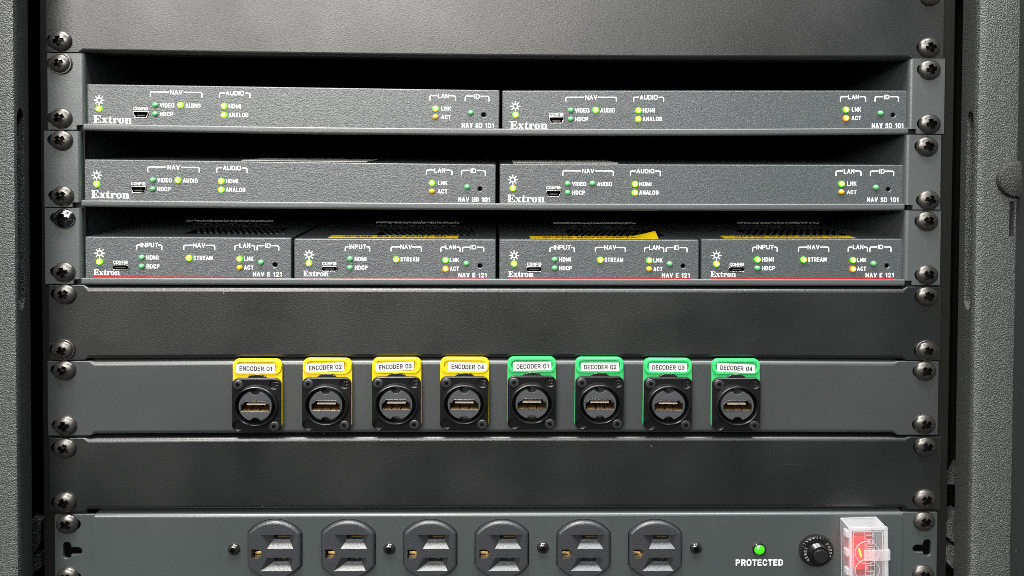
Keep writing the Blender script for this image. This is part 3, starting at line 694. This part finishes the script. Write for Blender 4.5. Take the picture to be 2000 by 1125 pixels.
MB().plate([rect(fx0, fx1, 0, H-1.9)]+holes, -1.0, 1.5, 0.12, 2).build('face_plate', M_pdu, pdu)
bp_ = [(-1.0, H-1.92)]+[(0.75-1.75*math.cos(R(a)), H-1.9+1.65*math.sin(R(a))) for a in range(0, 91, 9)]+[(12, H-0.25), (12, H-1.92)]
MB().loft([[(x, y, z) for y, z in bp_] for x in (fx0, fx0+.6, fx1-.6, fx1)]).build('top_bend', M_pdu, pdu)
MB().box(fx0+.5, fx1-.5, 11, 60, 0.4, H-0.6).build('chassis', M_pdu, pdu)
def keyhole(x, z, sg):
    w_, h, b = 2.15, 5.0, 1.75
    p = [(w_, b), (w_, h-w_)]
    for i in range(9): t = R(180*i/8); p.append((w_*math.cos(t), h-w_+w_*math.sin(t)))
    for i in range(9): t = R(180+180*i/8); p.append((w_*math.cos(t), -h+w_+w_*math.sin(t)))
    p += [(w_, -b-0.9)]
    for i in range(9): t = R(-90+180*i/8); p.append((6.2+(b+.45)*math.cos(t)-.4, -0.45+(b+.45)*math.sin(t)))
    return [(x+sg*q, z+v) for q, v in p]
for sg, e0, e1_, kp in ((1, xl-org[0], fx0-0.25, (131, 1075)), (-1, xr-org[0], fx1+0.25, (1811, 1070))):
    kx, kz_ = P(*kp); ear = MB().plate([rrect(min(e0, e1_), max(e0, e1_), 0, H-0.6, 0.8, 3), keyhole(kx-org[0], kz_-org[2], sg)], 0, 1.8, 0.3)
    off = 1.6 if sg > 0 else 0.0
    MB().box(max(kx-org[0]-7.5, min(e0, e1_)+.6), min(kx-org[0]+7.5, max(e0, e1_)-.6), 2.0, 2.6, kz_-org[2]-6.5, kz_-org[2]+6.5).build('keyhole_shade', M_holeshade, pdu)  # black sheet behind the keyhole, its colour stands in for shade
    cs = []
    for q in (pts[0], pts[1]) if sg > 0 else (pts[2], pts[3]):
        x, z = P(*q); x -= org[0]; z -= org[2]
        cs.append(MB().plate([rrect(x-5+off, x+6+off, z-3.3, z+3.3, 3.2)], -3, 6))
    put('mounting_ear', carve(ear.mesh('mounting_ear', M_pdu), cs), pdu)
screws(pdu, pts, org, 77)
# one outlet, carved, then copied
b = MB().plate([ol()], -3.4, 9, 1.5, 3)
def funnel(x0, x1, z0_, z1_, sx0, sx1, sz0, sz1, xa, xb):
    return [MB().loft([[(x0, -3.45, z0_), (x1, -3.45, z0_), (xb, -3.45, z1_), (xa, -3.45, z1_)], [(sx0, 0.2, sz0), (sx1, 0.2, sz0), (sx1, 0.2, sz1), (sx0, 0.2, sz1)]]),
            MB().box(sx0, sx1, -2.5, 8, sz0, sz1)]
dg_ = [(-12.0, 1.6-1.9-.4+1.2), (-12.0, -4.4)]
dsh = [(-12.0, -4.6), (-9.2, -4.6)]+[(-9.2+2.7*math.cos(R(a)), -1.9+2.7*math.sin(R(a))) for a in range(-80, 81, 16)]+[(-9.2, 0.8), (-12.0, 0.8)]
cuts = funnel(-3.7, 10.4, 1.1, 9.4, -1.0, 7.4, 4.9, 7.1, -7.2, 11)+funnel(-7.4, 9.7, -11.9, -4.0, -0.6, 6.9, -8.2, -6.0, -3.6, 10)+[MB().plate([dsh], -6, 7)]
m_out = carve(b.mesh('outlet', M_outlet), cuts)
m_blade = MB().box(1.4, 6.9, 0.9, 6, 5.8, 6.45).mesh('upper_contact', M_gold)
m_blade2 = MB().box(3.2, 5.2, 1.2, 6, -7.2, -6.6).mesh('lower_contact', M_gold)
m_gnd = MB().box(-11.6, -7.4, 1.0, 6, -4.4, -2.9, .3).mesh('ground_contact', M_gold)
for i, (x, z) in enumerate(oc):
    o = put('outlet', m_out, pdu, (x, -0.05, z))
    put('contact', m_blade, o); put('contact', m_blade2, o); put('ground_contact', m_gnd, o)
for i, (px, py) in enumerate(((456, 1074), (760, 1073), (1060.5, 1071), (1360, 1072))):
    x, z = P(px, py, -2); put('face_screw', PM[i % 2], pdu, (x-org[0], -0.95, z-org[2]))
# pilot lamp
x, z = P(1483, 1073, -1.5); L0 = (x-org[0], -1.0, z-org[2])
pl = MB().rev([(3.75, 0.2), (3.75, -0.9), (3.4, -1.2), (2.95, -1.1), (2.9, -0.2)], n=32, cap=False).build('pilot_lamp', M_gloss, pdu, L0)
MB().rev([(2.95, -0.1), (2.9, -0.8), (2.5, -1.5), (1.6, -2.0), (0.02, -2.2)], n=28).build('lens', mat('lit green lens', (0.02, 0.3, 0.01), 0.12, emit=(0.10, 0.85, 0.015), es=0.62, coat=0.8), pl)
x, z = P(1483, 1098.5, -1); word('PROTECTED', 25.8, 3.75, 0.72).build('caption', M_print, pdu, (x-org[0], -1.06, z-org[2]))
# breaker button
x, z = P(1594.7, 1075.5, -2.5); L0 = (x-org[0], -1.0, z-org[2])
def gear(r, d, n=30): return [((r+(d if i % 4 in (1, 2) else -d))*math.cos(2*math.pi*i/(4*n)), (r+(d if i % 4 in (1, 2) else -d))*math.sin(2*math.pi*i/(4*n))) for i in range(4*n)]
bk = MB().loft([[(a, -0.0, c) for a, c in gear(9.2, .3)], [(a, -2.6, c) for a, c in gear(8.9, .3)], [(a, -3.2, c) for a, c in gear(8.2, .02)]]).build('breaker_nut', M_black, pdu, L0)
pr = [(5.4, -3.0)]
for i in range(4): pr += [(5.45, -3.3-i*.7), (5.15, -3.65-i*.7)]
pr += [(5.3, -6.1), (5.0, -6.5), (4.45, -6.5), (4.35, -5.6), (0.02, -5.6)]
MB().rev(pr, n=36).build('threaded_neck', M_black, bk)
MB().rev([(3.95, -5.5), (3.95, -7.4), (3.7, -7.9), (3.3, -8.0), (0.02, -7.75)], n=36).build('push_button', M_gloss, bk)
for t, a0 in (('PRESS', 12), ('RESET', 190)):
    g = MB()
    for i, ch in enumerate(t):
        a = R(a0+(2-i)*15.5); q = word(ch, 1.15, 1.5, 0.26); q.v = [(xx, -3.28, zz) for xx, yy, zz in q.v]
        q.move(rot=a-math.pi/2 if a0 < 90 else a-math.pi/2); c, n = math.cos(a), math.sin(a); q.move(dx=6.85*c, dz=6.85*n); g.add(q.v, q.f)
    g.build('caption', mat('worn print', (0.22, 0.22, 0.22), 0.5), bk)

# switch under its clear guard
x, z = P(1642, 1012, -1.0)
sw = thing('switch_guard', x, -1.0, z, 'clear plastic switch guard over a red lit rocker, right end of power strip', 'switch guard', tilt=R(1.6))
Wd, Hd, Dp = 19.3, 41.0, 9.3
b = MB()
b.box(0, Wd, -Dp, 0, -0.7, 0); b.box(0, 0.7, -Dp, 0, -Hd, -0.7); b.box(Wd-0.7, Wd, -Dp, 0, -Hd, -0.7); b.box(0.7, Wd-0.7, -Dp, 0, -Hd, -Hd+0.7)
b.build('guard_body', M_clear, sw)
b = MB()
for a, c in (((0, 0, 0), (0, -Dp, 0)), ((Wd, 0, 0), (Wd, -Dp, 0)), ((0, -.1, 0), (Wd, -.1, 0)), ((0, -.1, 0), (0, -.1, -Hd)), ((Wd, -.1, 0), (Wd, -.1, -Hd))):
    b.tube([a, c], 0.28, 6)
b.build('guard_edge', M_clearedge, sw)
D2 = -Dp-1.3
dr = MB().plate([rrect(-0.1, Wd+1.0, -Hd, 0.1, 0.9, 4)], D2, -Dp+0.05, 0.2).build('guard_door', M_cleardoor, sw)
fr = MB().plate([rrect(-0.2, Wd+1.1, -Hd-.1, 0.2, 0.9, 4), rrect(1.3, Wd-.9, -Hd+1.2, -1.7, 0.7, 4)], D2-0.55, D2+0.15, 0.18)
fr.build('door_frame', M_clearedge, dr)
MB().plate([rrect(1.9, Wd-1.5, -Hd+1.8, -2.3, 0.6, 4), rrect(2.25, Wd-1.85, -Hd+2.15, -2.65, 0.5, 4)], D2-0.3, D2+0.05).build('door_rib', M_clearedge, dr)
for zz in (-2.6, -13.6, -24.6): MB().box(-1.4, 0.6, -Dp-0.6, -Dp+3.2, zz-3.6, zz, 0.3).build('hinge_knuckle', M_clearedge, sw)
MB().plate([rrect(7.4, Wd+2.0, -19.2, -13.0, 0.5, 3)], D2-1.0, D2-0.3, 0.15).box(Wd+1.0, Wd+2.0, D2-1, -Dp+3.5, -19.0, -13.2, .2).build('guard_clasp', M_clear, sw)
b = MB()
for zz in (-14.0, -29.5): b.plate([circ(9.2, -14.6 if zz > -20 else -25.0, 6.6, 36), circ(9.2, -14.6 if zz > -20 else -25.0, 6.3, 36)], D2-0.35, D2-0.1)
b.build('emblem_ring', M_clearedge, dr)
b = word('TRIPP LITE', 30.0, 4.1, 0.75); b.move(rot=R(-90), dx=10.6, dz=-18.0); b.v = [(q, D2-0.42, v) for q, y_, v in b.v]
b.build('embossed_lettering', M_clearedge, dr)
MB().box(8.05, 8.25, D2-.4, D2, -Hd+3, -3).box(12.95, 13.15, D2-.4, D2, -Hd+3, -3).build('letter_border', M_clearedge, dr)
rk = MB().box(3.0, 14.8, -4.2, 0, -33.0, -4.4, 0.6).build('switch_bezel', mat('grey switch bezel', (0.20, 0.19, 0.20), 0.4), sw)
MB().loft([[(4.2, -4.1, -31.5), (13.6, -4.1, -31.5), (13.6, -4.1, -6), (4.2, -4.1, -6)], [(4.6, -5.0, -31), (13.2, -5.0, -31), (13.2, -7.2, -6.4), (4.6, -7.2, -6.4)]]).build('rocker', mat('smoked red rocker', (0.30, 0.012, 0.008), 0.25), rk)
MB().box(3.2, 10.6, -7.9, -5.2, -26.5, -6.6, 1.2).build('lit_window', M_red, rk)
MB().tube([(6.0, -8.1, -13.5), (6.6, -8.3, -16), (7.2, -8.1, -18.5)], 0.55, 8).build('neon_filament', M_orange, rk)

# ------------------------------------------------------------------ case and rails
case = thing('rack_case', 0, 40, -330, 'black pebbled plastic rack case framing the equipment on both sides', 'rack case')
CO = (0, 40, -330)
def cpart(b, name, mt, ang=35):
    b.v = [(x-CO[0], y-CO[1], z-CO[2]) for x, y, z in b.v]; return b.mesh(name, mt, ang)
ZT, ZB = 70, -345
def xat(px, y): return P(px, 500, y)[0]
for sg in (-1, 1):
    a = (xat(82, 3) if sg < 0 else xat(1857, 3)); i = sg*222.0
    p = [(i, 3), (a, 3), (a, 60), (a-sg*2, 60), (a-sg*2, 5), (i, 5)]
    put('rail', cpart(MB().prismz(p, ZB, ZT), 'rail', M_rail), case)
def rounded(poly, r, n=4):
    out = []
    for i, (q, rr) in enumerate(zip(poly, r)):
        if not rr: out.append(q); continue
        a = Vector(poly[i-1]); c = Vector(poly[(i+1) % len(poly)]); q = Vector(q)
        u = (a-q).normalized()*rr; v = (c-q).normalized()*rr
        for k in range(n+1):
            t = k/n; out.append(tuple((q+u)*(1-t)**2+q*2*t*(1-t)+(q+v)*t*t))
    return out
# left wall
yf, yb = -26, 0
lp = rounded([(xat(-140, yf), yf), (xat(33, yf), yf), (xat(58.5, yb), yb), (xat(50, yb+30), yb+30), (xat(-140, yf), yb+30)], [0, 5, 1.5, 0, 0])
me = cpart(MB().prismz(lp, ZB, ZT), 'side_wall', M_case)
zs0, zs1 = P(42, 604, -15)[1], P(42, 211, -15)[1]
def slotcut(x0, x1, s0, s1, ya, yb_):
    r = (yb_-ya)/2; p = [(y, z/S) for y, z in rrect(ya-CO[1], yb_-CO[1], (s0-CO[2])*S, (s1-CO[2])*S, r*.98, 6)]
    return MB().loft([[(x0-CO[0], y, z) for y, z in p], [(x1-CO[0], y, z) for y, z in p]])
me = carve(me, [slotcut(-266, -242, zs0, zs1, -23, -11)])
tag(put('side_wall', me, case), 'left side wall with a long dark vertical slot')
# right wall
rp = rounded([(xat(1872.5, yb), yb), (xat(1903, yf), yf), (xat(1983, yf), yf), (xat(2140, yf), yf), (xat(2140, yf), yb+30), (xat(1885, yb+30), yb+30)], [1.5, 5, 0, 0, 0, 0])
me = cpart(MB().prismz(rp, ZB, ZT), 'side_wall', M_case)
s0, s1 = P(1891, 604, -15)[1], P(1891, 217, -15)[1]
sy0, sy1 = P(1975, 462, yf)[1], P(1975, 393, yf)[1]
c2 = MB().box(xat(1970, yf), xat(1979.5, yf), yf-10-CO[1], yf+8-CO[1], sy0-CO[2], sy1-CO[2])
me = carve(me, [slotcut(233, 262, s0, s1, -21, -10.5), c2])
tag(put('side_wall', me, case), 'right side wall with a long slot and a round boss')
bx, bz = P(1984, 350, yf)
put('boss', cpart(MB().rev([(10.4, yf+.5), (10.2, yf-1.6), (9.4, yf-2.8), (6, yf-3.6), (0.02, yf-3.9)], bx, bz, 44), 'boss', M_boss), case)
xr0 = xat(1983, yf)
put('rim', cpart(MB().prismz(rounded([(xr0, yf+2), (xr0+0.4, yf-18), (xr0+9, yf-24), (xr0+40, yf-24), (xr0+40, yf+2)], [0, 4, 3, 0, 0]), ZB, ZT), 'rim', M_rim), case)
# broken webs of the moulding between case and rail near the foot
def web(poly, y0, y1, px=None):
    q = [P(a, b_, y0) for a, b_ in poly]
    put('moulding_web', cpart(MB().prismy(q, y0, y1), 'moulding_web', M_case), case)
web([(1874, 905), (1856, 940), (1849, 946), (1876, 946)], 8, 14)
web([(1874, 1000), (1858, 1004), (1848, 1022), (1848, 1048), (1866, 1062), (1876, 1090)], 6, 14)
web([(1874, 1075), (1862, 1068), (1847, 1066), (1847, 1096), (1868, 1118), (1878, 1120)], 4, 14)
web([(60, 1015), (80, 1018), (80, 1056), (66, 1080), (60, 1088)], 12, 18)
web([(60, 1086), (80, 1082), (80, 1108), (62, 1124), (58, 1124)], 12, 18)
# dark inside of the case
put('back_wall', cpart(MB().box(-270, 270, 330, 336, ZB, ZT), 'back_wall', M_dark), case)
for sg in (-1, 1): put('inner_wall', cpart(MB().box(min(sg*262, sg*268), max(sg*262, sg*268), 26, 330, ZB, ZT), 'inner_wall', M_dark), case)
put('light_block_top', cpart(MB().box(-270, 270, 6, 330, 44.6, 50), 'light_block_top', M_dark), case)  # unseen sheet added to close off light from above
put('base', cpart(MB().box(-270, 270, 6, 330, -318, -313), 'base', M_dark), case)  # unseen sheet added to close off light from below

# cables hanging in the dark behind the shelves
GC = 'cables in the dark behind the top shelf'
CL = ('blue cable in the dark behind the top shelf, leftmost of the blue ones', 'blue cable in the dark behind the top shelf, middle of the blue ones', 'blue cable in the dark behind the top shelf, rightmost of the blue ones',
      'thin grey cable between the left and middle blue cables in the dark', 'thin grey cable just left of the blue cables in the dark', 'grey cable far left of the blue ones in the dark behind the top shelf')
for i, (px, dx, r) in enumerate(((1222, 9, 2.6), (1312, 22, 2.6), (1385, 12, 2.6), (1285, -14, 1.6), (1150, 26, 1.6), (760, -10, 2.0))):
    x0 = P(px, 120, 140)[0]
    q = [(x0+dx*math.sin(t/9*math.pi)*0.8+dx*0.8*t/9, 140+14*math.sin(t/3), -4-38*t/9) for t in range(10)]
    o = MB().tube(q, r, 10).build('cable', M_cable if i < 3 else mat('grey cable jacket', (0.10, 0.10, 0.11), 0.5))
    tag(o, CL[i], 'cable', GC)
